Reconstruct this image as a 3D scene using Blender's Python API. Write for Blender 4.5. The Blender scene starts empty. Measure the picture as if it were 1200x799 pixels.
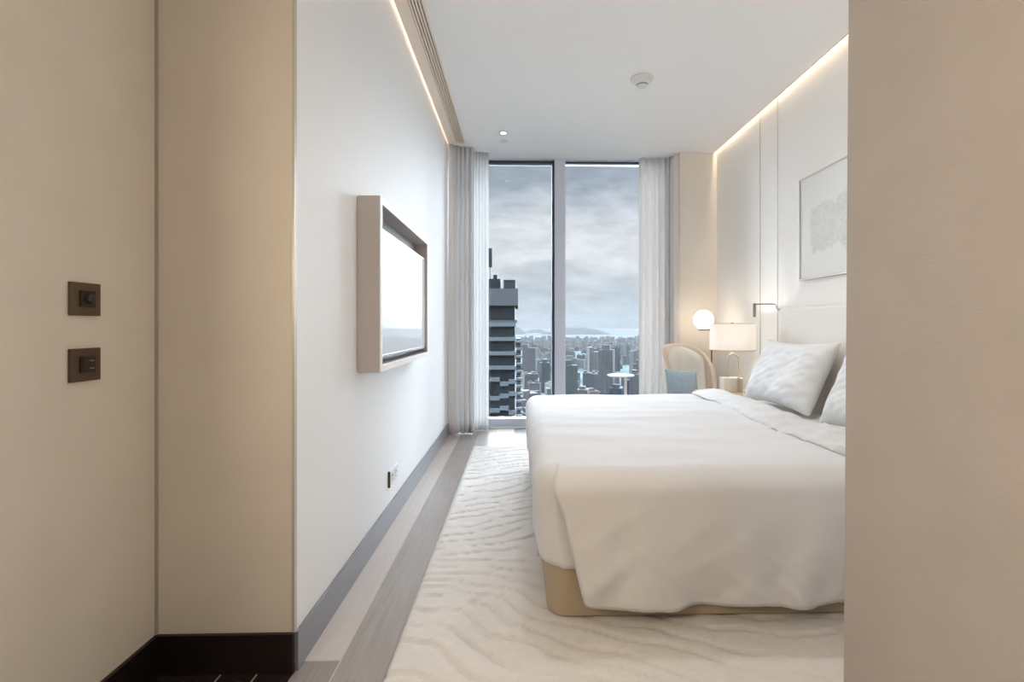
import bpy, bmesh, math, random
from mathutils import Vector, Matrix, noise

C = bpy.context.scene.collection
R = math.radians
PI = math.pi
random.seed(11)
PLANK_C = 77.95

# ------------------------------------------------------------------ materials
def srgb(r, g, b):
    f = lambda c: (c/255/12.92) if c/255 <= .04045 else ((c/255+.055)/1.055)**2.4
    return (f(r), f(g), f(b), 1.0)

def dk(k, r, g, b): return tuple(c*k for c in srgb(r, g, b)[:3]) + (1.,)

def new_mat(name):
    m = bpy.data.materials.new(name); m.use_nodes = True
    nt = m.node_tree; nt.nodes.clear()
    out = nt.nodes.new('ShaderNodeOutputMaterial')
    return m, nt, out

def N(nt, kind, **kw):
    n = nt.nodes.new(kind)
    for k, v in kw.items():
        if k.startswith('i_'):
            n.inputs[k[2:].replace('_', ' ')].default_value = v
        else:
            setattr(n, k, v)
    return n

def math_n(nt, op, a, b=None, c=None):
    n = nt.nodes.new('ShaderNodeMath'); n.operation = op
    for i, v in enumerate((a, b, c)):
        if v is None: continue
        if isinstance(v, (int, float)): n.inputs[i].default_value = v
        else: nt.links.new(v, n.inputs[i])
    return n.outputs[0]

def pbr(name, col, rough=.6, metal=0., bump=None, var=0., var_scale=3., spec=.5, emit=None, sheen=0., trans=0.):
    """bump = (kind, (sx, sy, sz), strength, distance)"""
    m, nt, out = new_mat(name)
    p = N(nt, 'ShaderNodeBsdfPrincipled')
    p.inputs['Base Color'].default_value = col
    p.inputs['Roughness'].default_value = rough
    p.inputs['Metallic'].default_value = metal
    p.inputs['Specular IOR Level'].default_value = spec
    if sheen: p.inputs['Sheen Weight'].default_value = sheen
    tc = N(nt, 'ShaderNodeTexCoord')
    if var:
        nz = N(nt, 'ShaderNodeTexNoise'); nz.inputs['Scale'].default_value = var_scale; nz.inputs['Detail'].default_value = 4
        nt.links.new(tc.outputs['Object'], nz.inputs['Vector'])
        mp = N(nt, 'ShaderNodeMapRange'); mp.inputs['To Min'].default_value = 1-var; mp.inputs['To Max'].default_value = 1+var
        mp.inputs['From Min'].default_value = .3; mp.inputs['From Max'].default_value = .7
        nt.links.new(nz.outputs['Fac'], mp.inputs['Value'])
        mx = N(nt, 'ShaderNodeVectorMath', operation='SCALE'); mx.inputs[0].default_value = col[:3]
        nt.links.new(mp.outputs[0], mx.inputs['Scale'])
        nt.links.new(mx.outputs[0], p.inputs['Base Color'])
    if bump:
        kind, sc, st, dist = bump
        mpn = N(nt, 'ShaderNodeMapping'); mpn.inputs['Scale'].default_value = sc
        nt.links.new(tc.outputs['Object'], mpn.inputs['Vector'])
        nz = N(nt, 'ShaderNodeTexNoise'); nz.inputs['Scale'].default_value = 1.; nz.inputs['Detail'].default_value = 3
        nt.links.new(mpn.outputs[0], nz.inputs['Vector'])
        b = N(nt, 'ShaderNodeBump'); b.inputs['Strength'].default_value = st; b.inputs['Distance'].default_value = dist
        nt.links.new(nz.outputs['Fac'], b.inputs['Height'])
        nt.links.new(b.outputs[0], p.inputs['Normal'])
    if emit:
        p.inputs['Emission Color'].default_value = emit[0]; p.inputs['Emission Strength'].default_value = emit[1]
    sh = p.outputs[0]
    if trans:
        t = N(nt, 'ShaderNodeBsdfTranslucent'); t.inputs['Color'].default_value = col
        mix = N(nt, 'ShaderNodeMixShader'); mix.inputs[0].default_value = trans
        nt.links.new(sh, mix.inputs[1]); nt.links.new(t.outputs[0], mix.inputs[2]); sh = mix.outputs[0]
    nt.links.new(sh, out.inputs['Surface'])
    return m

M = {}
M['wall_paint'] = pbr('tv wall paint', srgb(238, 240, 242), .55, bump=('n', (3, 3, 90), .06, .002))
M['wall_panel'] = pbr('headboard wall panel', srgb(240, 237, 232), .6, bump=('n', (90, 90, 4), .05, .002))
M['pier'] = pbr('pier wallcovering', srgb(230, 223, 213), .65, bump=('n', (90, 90, 4), .05, .002))
M['hall_fabric'] = pbr('hall fabric wallcovering', srgb(214, 208, 198), .75, bump=('n', (26, 26, 420), .22, .0012), var=.025, var_scale=5)
M['hall_weave'] = pbr('hall horizontal weave', srgb(166, 160, 154), .75, bump=('n', (22, 22, 420), .35, .0015), var=.03, var_scale=6)
M['ceiling'] = pbr('ceiling paint', srgb(247, 246, 245), .8)
M['soffit'] = pbr('soffit strip', srgb(244, 230, 217), .55)
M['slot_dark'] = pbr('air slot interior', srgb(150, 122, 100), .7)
M['baseboard_bedroom'] = pbr('satin grey-brown baseboard', srgb(122, 122, 128), .32, spec=.6)
M['baseboard_hall'] = pbr('dark stained hall baseboard', srgb(28, 20, 20), .35)
M['hall_tile'] = pbr('dark hall floor tile', srgb(44, 34, 34), .2)
M['seam'] = pbr('metal trim seam', srgb(196, 188, 178), .4, metal=.3)
M['alu'] = pbr('window aluminium', srgb(206, 212, 226), .4)
M['alu_dark'] = pbr('window dark gasket', srgb(66, 72, 80), .45, metal=.2)
M['sill'] = pbr('pale sill', srgb(222, 224, 228), .3)
M['linen'] = pbr('white duvet cotton', srgb(212, 212, 213), .8, bump=('n', (260, 260, 260), .05, .001), sheen=.1)
M['pillow'] = pbr('white pillow cotton', srgb(217, 218, 218), .8, bump=('n', (240, 240, 240), .05, .001), sheen=.1)
M['bed_fabric'] = pbr('cream bed base fabric', srgb(168, 154, 132), .85, bump=('n', (500, 500, 500), .15, .001))
M['headboard'] = pbr('headboard leather', srgb(224, 219, 210), .55)
M['rug'] = pbr('ivory carved wool', srgb(216, 212, 207), .95, bump=('n', (330, 330, 330), .55, .004), var=.03, var_scale=30, sheen=.2)
M['tv_cab'] = pbr('beige lacquer cabinet', srgb(200, 192, 188), .4)
M['tv_face'] = pbr('pale front rim', srgb(244, 242, 240), .4)
M['tv_recess'] = pbr('grey recess lining', srgb(148, 146, 147), .5)
M['tv_bezel'] = pbr('silver bezel', srgb(205, 206, 208), .25, metal=.7)
M['bronze'] = pbr('brushed bronze plate', srgb(98, 84, 66), .42, metal=.45, bump=('n', (30, 30, 900), .08, .001))
M['bronze_low'] = pbr('brown bronze plate', srgb(88, 72, 60), .42, metal=.4, bump=('n', (30, 30, 900), .08, .001))
M['bronze_dark'] = pbr('dark bronze insert', srgb(52, 45, 41), .4, metal=.3)
M['mark'] = pbr('pale engraved mark', srgb(150, 140, 128), .5)
M['white_plastic'] = pbr('white plastic', srgb(226, 226, 224), .4)
M['grey_plastic'] = pbr('grey plastic grille', srgb(150, 149, 146), .5)
M['dark_plastic'] = pbr('dark plastic', srgb(52, 50, 50), .4)
M['brass'] = pbr('pale brass', srgb(214, 196, 168), .3, metal=.85)
M['steel'] = pbr('brushed nickel', srgb(150, 144, 138), .35, metal=.85)
M['brown_metal'] = pbr('brown metal', srgb(120, 100, 84), .4, metal=.6)
M['rim'] = pbr('beige shade rim', srgb(190, 172, 152), .6)
M['marble'] = pbr('cream marble block', srgb(232, 226, 216), .3, var=.05, var_scale=25)
M['nightstand'] = pbr('pale oak nightstand', srgb(205, 184, 160), .45, bump=('n', (8, 160, 8), .08, .001))
M['chair_shell'] = pbr('beige chair shell', srgb(214, 200, 184), .75, bump=('n', (600, 600, 600), .1, .001))
M['chair_pad'] = pbr('off white chair pad', srgb(220, 220, 216), .8, bump=('n', (600, 600, 600), .1, .001))
M['cushion_blue'] = pbr('blue grey cushion', srgb(138, 156, 170), .85, bump=('n', (500, 500, 500), .2, .001), var=.05, var_scale=18)
M['table_white'] = pbr('white lacquer table', srgb(236, 236, 236), .25)
M['frame_wood'] = pbr('grey metal picture frame', srgb(186, 178, 172), .4, metal=.3)
M['mat_board'] = pbr('white mat board', srgb(226, 226, 222), .8)
M['drape'] = pbr('grey linen drape', srgb(240, 240, 240), .85, trans=.3)
M['sheer'] = pbr('white sheer voile', srgb(246, 246, 245), .85, trans=.55)
M['drape_right'] = pbr('pale linen drape', srgb(240, 238, 236), .85, trans=.4)

def shade_mat():
    m, nt, out = new_mat('white fabric lamp shade')
    d = N(nt, 'ShaderNodeBsdfDiffuse'); d.inputs[0].default_value = srgb(252, 250, 247)
    t = N(nt, 'ShaderNodeBsdfTranslucent'); t.inputs[0].default_value = srgb(253, 250, 246)
    mx = N(nt, 'ShaderNodeMixShader'); mx.inputs[0].default_value = .64
    nt.links.new(d.outputs[0], mx.inputs[1]); nt.links.new(t.outputs[0], mx.inputs[2])
    nt.links.new(mx.outputs[0], out.inputs[0]); return m
M['shade'] = shade_mat()

def emit_mat(name, col, s):
    m, nt, out = new_mat(name)
    e = N(nt, 'ShaderNodeEmission'); e.inputs[0].default_value = col; e.inputs[1].default_value = s
    nt.links.new(e.outputs[0], out.inputs[0]); return m
M['globe'] = emit_mat('glowing opal glass', srgb(255, 240, 219), 6)
M['led'] = emit_mat('downlight lens', (1, .97, .92, 1), 6)

def glass_mat():
    m, nt, out = new_mat('window glass')
    t = N(nt, 'ShaderNodeBsdfTransparent'); t.inputs[0].default_value = (.96, .975, .985, 1)
    g = N(nt, 'ShaderNodeBsdfGlossy'); g.inputs['Roughness'].default_value = .0
    fr = N(nt, 'ShaderNodeFresnel'); fr.inputs[0].default_value = 1.3
    mx = N(nt, 'ShaderNodeMixShader')
    nt.links.new(fr.outputs[0], mx.inputs[0]); nt.links.new(t.outputs[0], mx.inputs[1]); nt.links.new(g.outputs[0], mx.inputs[2])
    nt.links.new(mx.outputs[0], out.inputs[0]); return m
M['glass'] = glass_mat()

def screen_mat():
    m, nt, out = new_mat('television glass with added glow')
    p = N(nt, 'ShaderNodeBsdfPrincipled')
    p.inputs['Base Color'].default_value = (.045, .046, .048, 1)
    p.inputs['Emission Color'].default_value = srgb(236, 242, 250); p.inputs['Emission Strength'].default_value = .46  # even glow added in place of the screen's bright reflection
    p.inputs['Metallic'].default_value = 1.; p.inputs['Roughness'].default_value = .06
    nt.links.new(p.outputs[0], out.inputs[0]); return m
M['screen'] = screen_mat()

def floor_mat():
    m, nt, out = new_mat('grey oak planks')
    L = nt.links.new
    tc = N(nt, 'ShaderNodeTexCoord'); sp = N(nt, 'ShaderNodeSeparateXYZ'); L(tc.outputs['Object'], sp.inputs[0])
    u = math_n(nt, 'DIVIDE', math_n(nt, 'ADD', sp.outputs[0], .623), .19)
    cid = math_n(nt, 'FLOOR', u); fu = math_n(nt, 'FRACT', u)
    off = math_n(nt, 'FRACT', math_n(nt, 'ADD', math_n(nt, 'MULTIPLY', cid, .37), .986))
    v = math_n(nt, 'ADD', math_n(nt, 'DIVIDE', sp.outputs[1], 4.4), off)
    rid = math_n(nt, 'FLOOR', v); fv = math_n(nt, 'FRACT', v)
    hs = math_n(nt, 'ADD', math_n(nt, 'ADD', math_n(nt, 'MULTIPLY', cid, 1.7), math_n(nt, 'MULTIPLY', rid, 2.3)), PLANK_C)
    tone = math_n(nt, 'FRACT', math_n(nt, 'MULTIPLY', math_n(nt, 'SINE', hs), 9.7))
    mp = N(nt, 'ShaderNodeMapping'); mp.inputs['Scale'].default_value = (60, 3, 1); L(tc.outputs['Object'], mp.inputs[0])
    nz = N(nt, 'ShaderNodeTexNoise'); nz.inputs['Scale'].default_value = 1; nz.inputs['Detail'].default_value = 5; L(mp.outputs[0], nz.inputs['Vector'])
    rmp = N(nt, 'ShaderNodeValToRGB'); e = rmp.color_ramp.elements
    e[0].position = .1; e[0].color = srgb(100, 95, 93); e[1].position = .9; e[1].color = srgb(200, 190, 182)
    L(math_n(nt, 'ADD', math_n(nt, 'MULTIPLY', tone, .75), math_n(nt, 'MULTIPLY', nz.outputs['Fac'], .25)), rmp.inputs[0])
    ed = math_n(nt, 'MINIMUM', math_n(nt, 'MINIMUM', fu, math_n(nt, 'SUBTRACT', 1, fu)), math_n(nt, 'MULTIPLY', math_n(nt, 'MINIMUM', fv, math_n(nt, 'SUBTRACT', 1, fv)), 23))
    gap = math_n(nt, 'LESS_THAN', ed, .012)
    mx = N(nt, 'ShaderNodeMix', data_type='RGBA'); L(gap, mx.inputs[0]); L(rmp.outputs[0], mx.inputs[6]); mx.inputs[7].default_value = srgb(186, 174, 164)
    p = N(nt, 'ShaderNodeBsdfPrincipled'); L(mx.outputs[2], p.inputs['Base Color']); p.inputs['Roughness'].default_value = .27
    L(p.outputs[0], out.inputs[0]); return m
M['floor'] = floor_mat()

def art_mat():
    # a loose grey pencil sketch of roofs and trees on pale paper
    m, nt, out = new_mat('pencil sketch print')
    L = nt.links.new
    tc = N(nt, 'ShaderNodeTexCoord')
    sp = N(nt, 'ShaderNodeSeparateXYZ'); L(tc.outputs['Object'], sp.inputs[0])
    n1 = N(nt, 'ShaderNodeTexNoise'); n1.inputs['Scale'].default_value = 9; n1.inputs['Detail'].default_value = 6; L(tc.outputs['Object'], n1.inputs['Vector'])
    n2 = N(nt, 'ShaderNodeTexNoise'); n2.inputs['Scale'].default_value = 26; n2.inputs['Detail'].default_value = 3; L(tc.outputs['Object'], n2.inputs['Vector'])
    ln = math_n(nt, 'LESS_THAN', math_n(nt, 'ABSOLUTE', math_n(nt, 'SUBTRACT', n2.outputs['Fac'], .5)), .022)
    # blob mask: |y|<.36, z between
    wob = math_n(nt, 'MULTIPLY', math_n(nt, 'SUBTRACT', n1.outputs['Fac'], .5), .22)
    my = math_n(nt, 'SUBTRACT', .47, math_n(nt, 'ABSOLUTE', math_n(nt, 'ADD', sp.outputs[1], wob)))
    mz = math_n(nt, 'SUBTRACT', .19, math_n(nt, 'ABSOLUTE', math_n(nt, 'ADD', math_n(nt, 'ADD', sp.outputs[2], .02), wob)))
    mk = N(nt, 'ShaderNodeMapRange', interpolation_type='SMOOTHSTEP'); mk.inputs['From Min'].default_value = 0; mk.inputs['From Max'].default_value = .03
    L(math_n(nt, 'MINIMUM', my, mz), mk.inputs['Value'])
    tone = math_n(nt, 'ADD', math_n(nt, 'MULTIPLY', n1.outputs['Fac'], .5), math_n(nt, 'MULTIPLY', ln, .25))
    f = math_n(nt, 'MULTIPLY', mk.outputs[0], tone)
    mx = N(nt, 'ShaderNodeMix', data_type='RGBA'); L(f, mx.inputs[0]); mx.inputs[6].default_value = srgb(226, 226, 222); mx.inputs[7].default_value = srgb(178, 176, 178)
    p = N(nt, 'ShaderNodeBsdfPrincipled'); L(mx.outputs[2], p.inputs['Base Color']); p.inputs['Roughness'].default_value = .7
    L(p.outputs[0], out.inputs[0]); return m
M['art'] = art_mat()

def facade_mat(name, wall, win, sx, sz, fx=.45, fz=.5, rough=.7):
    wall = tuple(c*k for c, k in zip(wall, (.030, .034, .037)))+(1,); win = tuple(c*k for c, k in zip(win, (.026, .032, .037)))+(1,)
    # a regular grid of windows, from the building's own coordinates
    m, nt, out = new_mat(name); L = nt.links.new
    tc = N(nt, 'ShaderNodeTexCoord'); sp = N(nt, 'ShaderNodeSeparateXYZ'); L(tc.outputs['Object'], sp.inputs[0])
    hx = math_n(nt, 'ADD', sp.outputs[0], sp.outputs[1])
    fxn = math_n(nt, 'LESS_THAN', math_n(nt, 'FRACT', math_n(nt, 'DIVIDE', hx, sx)), fx)
    fzn = math_n(nt, 'LESS_THAN', math_n(nt, 'FRACT', math_n(nt, 'DIVIDE', sp.outputs[2], sz)), fz)
    g = N(nt, 'ShaderNodeNewGeometry'); gs = N(nt, 'ShaderNodeSeparateXYZ'); L(g.outputs['Normal'], gs.inputs[0])
    side = math_n(nt, 'LESS_THAN', math_n(nt, 'ABSOLUTE', gs.outputs[2]), .5)
    f = math_n(nt, 'MULTIPLY', math_n(nt, 'MULTIPLY', fxn, fzn), side)
    mx = N(nt, 'ShaderNodeMix', data_type='RGBA'); L(f, mx.inputs[0]); mx.inputs[6].default_value = wall; mx.inputs[7].default_value = win
    p = N(nt, 'ShaderNodeBsdfPrincipled'); L(mx.outputs[2], p.inputs['Base Color']); p.inputs['Roughness'].default_value = rough; p.inputs['Specular IOR Level'].default_value = .05
    L(p.outputs[0], out.inputs[0]); return m
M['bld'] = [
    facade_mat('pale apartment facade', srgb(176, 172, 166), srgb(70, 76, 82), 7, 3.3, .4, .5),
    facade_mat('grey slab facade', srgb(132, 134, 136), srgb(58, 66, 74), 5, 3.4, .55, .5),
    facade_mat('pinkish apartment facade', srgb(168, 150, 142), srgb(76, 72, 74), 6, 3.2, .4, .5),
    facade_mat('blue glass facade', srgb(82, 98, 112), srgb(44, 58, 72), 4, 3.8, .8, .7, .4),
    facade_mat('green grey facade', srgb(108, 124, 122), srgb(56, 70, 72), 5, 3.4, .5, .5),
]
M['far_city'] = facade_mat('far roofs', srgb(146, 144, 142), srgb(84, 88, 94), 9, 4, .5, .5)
M['tower_glass'] = pbr('dark teal tower glass', dk(.05, 46, 60, 68), .35, var=.18, var_scale=.35, spec=.12)
M['tower_band'] = pbr('slate spandrel band', dk(.07, 104, 118, 126), .6, spec=.1)
M['tower_top'] = pbr('slate tower crown', dk(.06, 84, 96, 104), .6, spec=.1)
M['balcony'] = facade_mat('balcony tower facade', srgb(150, 152, 154), srgb(60, 66, 72), 3, 3.3, .5, .6)
M['ground'] = pbr('city ground', dk(.16, 72, 84, 88), .9, var=.35, var_scale=.006, spec=0)
M['sea'] = pbr('calm grey sea', dk(.045, 150, 164, 172), 1., spec=0)
M['island'] = pbr('wooded island', dk(.04, 70, 84, 84), .95, var=.2, var_scale=.004, spec=0)
M['road'] = pbr('concrete viaduct', dk(.22, 150, 152, 152), .8, spec=0)
M['court'] = pbr('ochre sports court', dk(.22, 176, 152, 104), .9)

# ------------------------------------------------------------------ mesh building
class MB:
    def __init__(s): s.bm = bmesh.new()
    def box(s, lo, hi, bev=0., seg=2):
        lo = Vector(lo); hi = Vector(hi)
        vs = [s.bm.verts.new((x, y, z)) for x in (lo.x, hi.x) for y in (lo.y, hi.y) for z in (lo.z, hi.z)]
        fs = [(0, 1, 3, 2), (4, 6, 7, 5), (0, 4, 5, 1), (2, 3, 7, 6), (0, 2, 6, 4), (1, 5, 7, 3)]
        faces = [s.bm.faces.new([vs[i] for i in f]) for f in fs]
        if bev:
            es = list({e for f in faces for e in f.edges})
            bmesh.ops.bevel(s.bm, geom=es, offset=bev, segments=seg, affect='EDGES', profile=.5)
        return s
    def poly_prism(s, pts, z0, z1):          # plan polygon (ccw) extruded up
        a = [s.bm.verts.new((p[0], p[1], z0)) for p in pts]; b = [s.bm.verts.new((p[0], p[1], z1)) for p in pts]
        n = len(pts)
        s.bm.faces.new(a[::-1]); s.bm.faces.new(b)
        for i in range(n): s.bm.faces.new((a[i], a[(i+1) % n], b[(i+1) % n], b[i]))
        return s
    def lathe(s, prof, c=(0, 0, 0), seg=32, mat=None):
        rings = []
        for r, z in prof:
            if r < 1e-6:
                v = Vector((0, 0, z)); v = (mat @ v) if mat else v
                rings.append([s.bm.verts.new(v + Vector(c))])
            else:
                ring = []
                for i in range(seg):
                    a = 2*PI*i/seg; v = Vector((r*math.cos(a), r*math.sin(a), z)); v = (mat @ v) if mat else v
                    ring.append(s.bm.verts.new(v + Vector(c)))
                rings.append(ring)
        for A, B in zip(rings, rings[1:]):
            if len(A) == 1 and len(B) == 1: continue
            for i in range(seg):
                j = (i+1) % seg
                if len(A) == 1: s.bm.faces.new((A[0], B[i], B[j]))
                elif len(B) == 1: s.bm.faces.new((A[i], A[j], B[0]))
                else: s.bm.faces.new((A[i], A[j], B[j], B[i]))
        return s
    def tube(s, pts, r, seg=12):
        pts = [Vector(p) for p in pts]; rings = []
        up = Vector((0, 0, 1))
        for i, p in enumerate(pts):
            t = (pts[min(i+1, len(pts)-1)] - pts[max(i-1, 0)]).normalized()
            a = t.cross(up if abs(t.z) < .9 else Vector((0, 1, 0))).normalized(); b = t.cross(a)
            rings.append([s.bm.verts.new(p + r*(math.cos(2*PI*k/seg)*a + math.sin(2*PI*k/seg)*b)) for k in range(seg)])
        for A, B in zip(rings, rings[1:]):
            for k in range(seg): s.bm.faces.new((A[k], A[(k+1) % seg], B[(k+1) % seg], B[k]))
        s.bm.faces.new(rings[0][::-1]); s.bm.faces.new(rings[-1])
        return s
    def grid(s, rows, close=False):          # rows of points
        V = [[s.bm.verts.new(p) for p in r] for r in rows]
        for A, B in zip(V, V[1:]):
            for i in range(len(A)-1): s.bm.faces.new((A[i], A[i+1], B[i+1], B[i]))
            if close: s.bm.faces.new((A[-1], A[0], B[0], B[-1]))
        return V
    def build(s, name, mat, parent=None, smooth=False, loc=None, merge=0.):
        if merge: bmesh.ops.remove_doubles(s.bm, verts=s.bm.verts[:], dist=merge)
        bmesh.ops.recalc_face_normals(s.bm, faces=s.bm.faces[:])
        me = bpy.data.meshes.new(name)
        off = Vector((0, 0, 0))
        if parent is not None:
            p = parent
            while p is not None: off += p.location; p = p.parent
        if loc is not None: off = Vector(loc)
        bmesh.ops.translate(s.bm, verts=s.bm.verts[:], vec=-off)
        s.bm.to_mesh(me); s.bm.free()
        me.materials.append(mat)
        o = bpy.data.objects.new(name, me); C.objects.link(o)
        if parent is not None: o.parent = parent
        elif loc is not None: o.location = loc
        if smooth:
            me.shade_smooth()
            if smooth is not True:
                try: me.set_sharp_from_angle(angle=R(smooth))
                except Exception: pass
        return o

def thing(name, label, cat, loc=(0, 0, 0), group=None):
    o = bpy.data.objects.new(name, None); C.objects.link(o); o.location = loc; o.empty_display_size = .1
    tag(o, label, cat, group); return o
def tag(o, label, cat, group=None, kind=None):
    o['label'] = label; o['category'] = cat
    if group: o['group'] = group
    if kind: o['kind'] = kind
    return o
def struct(name, mb, mat, label=None, cat=None, **kw):
    o = mb.build(name, mat, **kw); o['kind'] = 'structure'
    if label: o['label'] = label; o['category'] = cat
    return o

def n3(x, y, z): return noise.noise(Vector((x, y, z)))

# ------------------------------------------------------------------ the room
H = 1.17                     # camera height
XL, XR = -.76, 2.23          # tv wall, headboard wall
YW = 5.62                    # glass line
CZ = 3.12                    # ceiling
YC = 1.65                    # far end of the hall
struct('floor', MB().box((XL-.6, -2.2, -.12), (XR+.2, YW+.15, 0)), M['floor'], 'grey-brown oak plank floor', 'floor')
struct('floor_hall', MB().box((-1.22, -2.2, -.02), (XL-.0, YC, .002)), M['hall_tile'], 'dark brown tile floor of the hall', 'floor')
jo = MB()
for x in (-1.0, -.88): jo.box((x, -2.2, .002), (x+.004, YC-.02, .0035))
jo.box((-1.22, 1.55, .002), (XL, 1.554, .0035))
struct('trim_1', jo, M['seam'], 'thin joints in the dark hall tile', 'trim')

struct('wall_left', MB().box((XL-.14, YC, 0), (XL, YW+.2, CZ+.2)), M['wall_paint'], 'off white wall that carries the television', 'wall')
struct('wall_hall_back', MB().box((-1.36, YC-.012, 0), (XL-.0005, YC+.1, 2.72)), M['hall_fabric'], 'tan fabric wall facing the hall', 'wall')
struct('trim_2', MB().box((XL-.006, YC-.015, 0), (XL+.001, YC+.004, 2.72)), M['seam'], 'slim metal bead on the wall corner', 'trim')
struct('wall_hall_left', MB().box((-1.36, -2.2, 0), (-1.22, YC+.1, 2.72)), M['hall_fabric'], 'tan fabric wall with two bronze plates', 'wall')
struct('trim_3', MB().box((-1.22, YC-.018, .135), (-1.212, YC-.012, 2.72)), M['hall_weave'], 'pale bead in the hall corner', 'trim')
# the wall on the right of the hall, seen face on; its end stands a touch out of plumb
w = MB(); z0, z1 = 0., 2.72
def wx(z): return .864 + (.877-.864)*(z-.24)/1.78
def slab(m, x0a, x0b, x1, ya, yb):
    v = [m.bm.verts.new(p) for p in ((x0a, ya, z0), (x1, ya, z0), (x1, ya, z1), (x0b, ya, z1), (x0a, yb, z0), (x1, yb, z0), (x1, yb, z1), (x0b, yb, z1))]
    for f in ((0, 1, 2, 3), (5, 4, 7, 6), (4, 0, 3, 7), (1, 5, 6, 2), (3, 2, 6, 7), (4, 5, 1, 0)): m.bm.faces.new([v[i] for i in f])
slab(w, wx(z0), wx(z1), 1.0, -2.2, 1.25)
struct('wall_hall_right', w, M['hall_weave'], 'taupe woven wallcovering of the hall wall at the right', 'wall')
struct('wall_near', MB().box((1.0, 1.13, 0), (XR+.2, 1.25, CZ+.2)), M['wall_panel'])
struct('wall_hall_rear', MB().box((-1.36, -2.3, 0), (1.0, -2.2, 2.72)), M['hall_fabric'])
struct('ceiling_hall', MB().box((-1.36, -2.3, 2.7), (1.0, 1.37, 2.82)), M['ceiling'])
struct('ceiling_hall_end', MB().box((-1.36, 1.37, 2.7), (XL, 1.77, 2.82)), M['ceiling'])
struct('wall_over_hall', MB().box((XL-.14, 1.25, 2.7), (XL, YC+.01, CZ+.3)), M['ceiling'])
struct('wall_bulkhead', MB().box((XL-.1, 1.252, 2.7), (XR+.2, 1.37, CZ+.3)), M['ceiling'])
# headboard wall and its far pier
struct('wall_right', MB().box((XR, 1.252, 0), (XR+.14, 5.4, CZ+.25)), M['wall_panel'], 'cream panelled wall behind the bed', 'wall')
for i, y in enumerate((4.36, 4.06)):
    struct('trim_%d' % (4+i), MB().box((XR-.004, y-.005, 0), (XR+.004, y+.005, CZ+.2)), M['seam'],
           ('vertical metal seam in the cream wall nearer the window', 'vertical metal seam in the cream wall nearer the picture')[i], 'trim')
struct('wall_back_right', MB().box((1.80, 5.33, 0), (XR+.14, YW+.2, CZ+.02)), M['pier'], 'beige pier between the curtain and the cream wall', 'wall')
struct('trim_6', MB().box((1.797, 5.322, 0), (1.803, 5.331, CZ)), M['seam'], 'slim bead on the edge of the beige pier', 'trim')
# ceiling with a slot for the cove light at both walls
struct('ceiling', MB().box((-.575, 1.37, CZ), (2.195, YW+.2, CZ+.18)), M['ceiling'], 'white bedroom ceiling', 'ceiling')
struct('ceiling_lid', MB().box((XL-.1, 1.37, CZ+.18), (XR+.14, YW+.2, CZ+.24)), M['ceiling'])
struct('trim_7', MB().box((2.188, 1.37, CZ-.006), (2.197, 5.33, CZ+.03)), M['soffit'], 'cream edge of the ceiling along the glowing cove', 'trim')
struct('ceiling_step', MB().box((1.72, 5.33, CZ-.02), (1.80, YW, CZ)), M['ceiling'])
# beige soffit strip along the tv wall
struct('trim_8', MB().box((-.747, 1.37, CZ-.012), (-.665, 5.12, CZ+.06), .003), M['soffit'], 'beige soffit strip above the television wall', 'trim')
struct('ceiling_end', MB().box((XL, 5.12, CZ-.004), (-.575, YW+.2, CZ+.06)), M['ceiling'])
gr = thing('air_grille', 'long slotted air grille in the ceiling above the television wall', 'air vent', (-.62, 3.2, CZ))
MB().box((-.664, 1.37, CZ+.012), (-.576, 5.11, CZ+.02)).build('duct_lining', M['slot_dark'], gr)
for k in range(5):
    x = -.661 + k*.0195
    MB().box((x, 1.37, CZ-.011), (x+.0105, 5.11, CZ+.012), .001, 1).build('grille_blade', M['soffit'], gr)
# baseboards
struct('baseboard_left', MB().box((XL, YC-.01, 0), (XL+.012, 5.45, .133), .002), M['baseboard_bedroom'], 'grey baseboard below the television wall', 'baseboard')
struct('baseboard_hall_back', MB().box((-1.22, YC-.026, 0), (XL+.002, YC-.012, .135), .002), M['baseboard_hall'], 'near black baseboard facing the hall', 'baseboard')
struct('baseboard_hall_left', MB().box((-1.22, -2.2, 0), (-1.206, YC-.026, .135), .002), M['baseboard_hall'], 'near black baseboard under the bronze plates', 'baseboard')
struct('baseboard_right', MB().box((XR-.012, 1.37, 0), (XR, 5.33, .133)), M['baseboard_bedroom'])

# ------------------------------------------------------------------ window
WX0, WX1 = XL, 1.80
f = MB()
f.box((WX0, YW-.07, .0), (WX1, YW+.07, .092), .004)
f.box((WX0, YW-.05, CZ-.012), (WX1, YW+.07, CZ))
f.box((.415, YW-.09, .09), (.530, YW+.07, CZ-.005), .004)
f.box((WX0, YW-.07, .09), (WX0+.08, YW+.07, CZ-.01)); f.box((WX1-.08, YW-.07, .09), (WX1, YW+.07, CZ-.01))
win = struct('window_1', f, M['alu'], 'full height window with one grey mullion', 'window')
g = MB(); g.box((.388, YW-.06, .09), (.416, YW+.05, CZ-.02)); g.box((WX0+.08, YW-.02, CZ-.045), (.39, YW+.05, CZ-.012))
g.box((.53, YW+.0, CZ-.03), (WX1-.08, YW+.05, CZ-.012))
g.build('gasket', M['alu_dark'], win)
for x0, x1 in ((WX0+.06, .40), (.52, WX1-.06)):
    MB().box((x0, YW+.004, .08), (x1, YW+.012, CZ-.01)).build('pane', M['glass'], win)
MB().box((.530, YW-.088, .095), (.540, YW-.02, CZ-.02)).build('mullion_bead', M['sill'], win)
MB().box((WX0+.02, YW-.16, 0), (WX1, YW-.07, .012), .003).build('sill', M['sill'], win)

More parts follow.
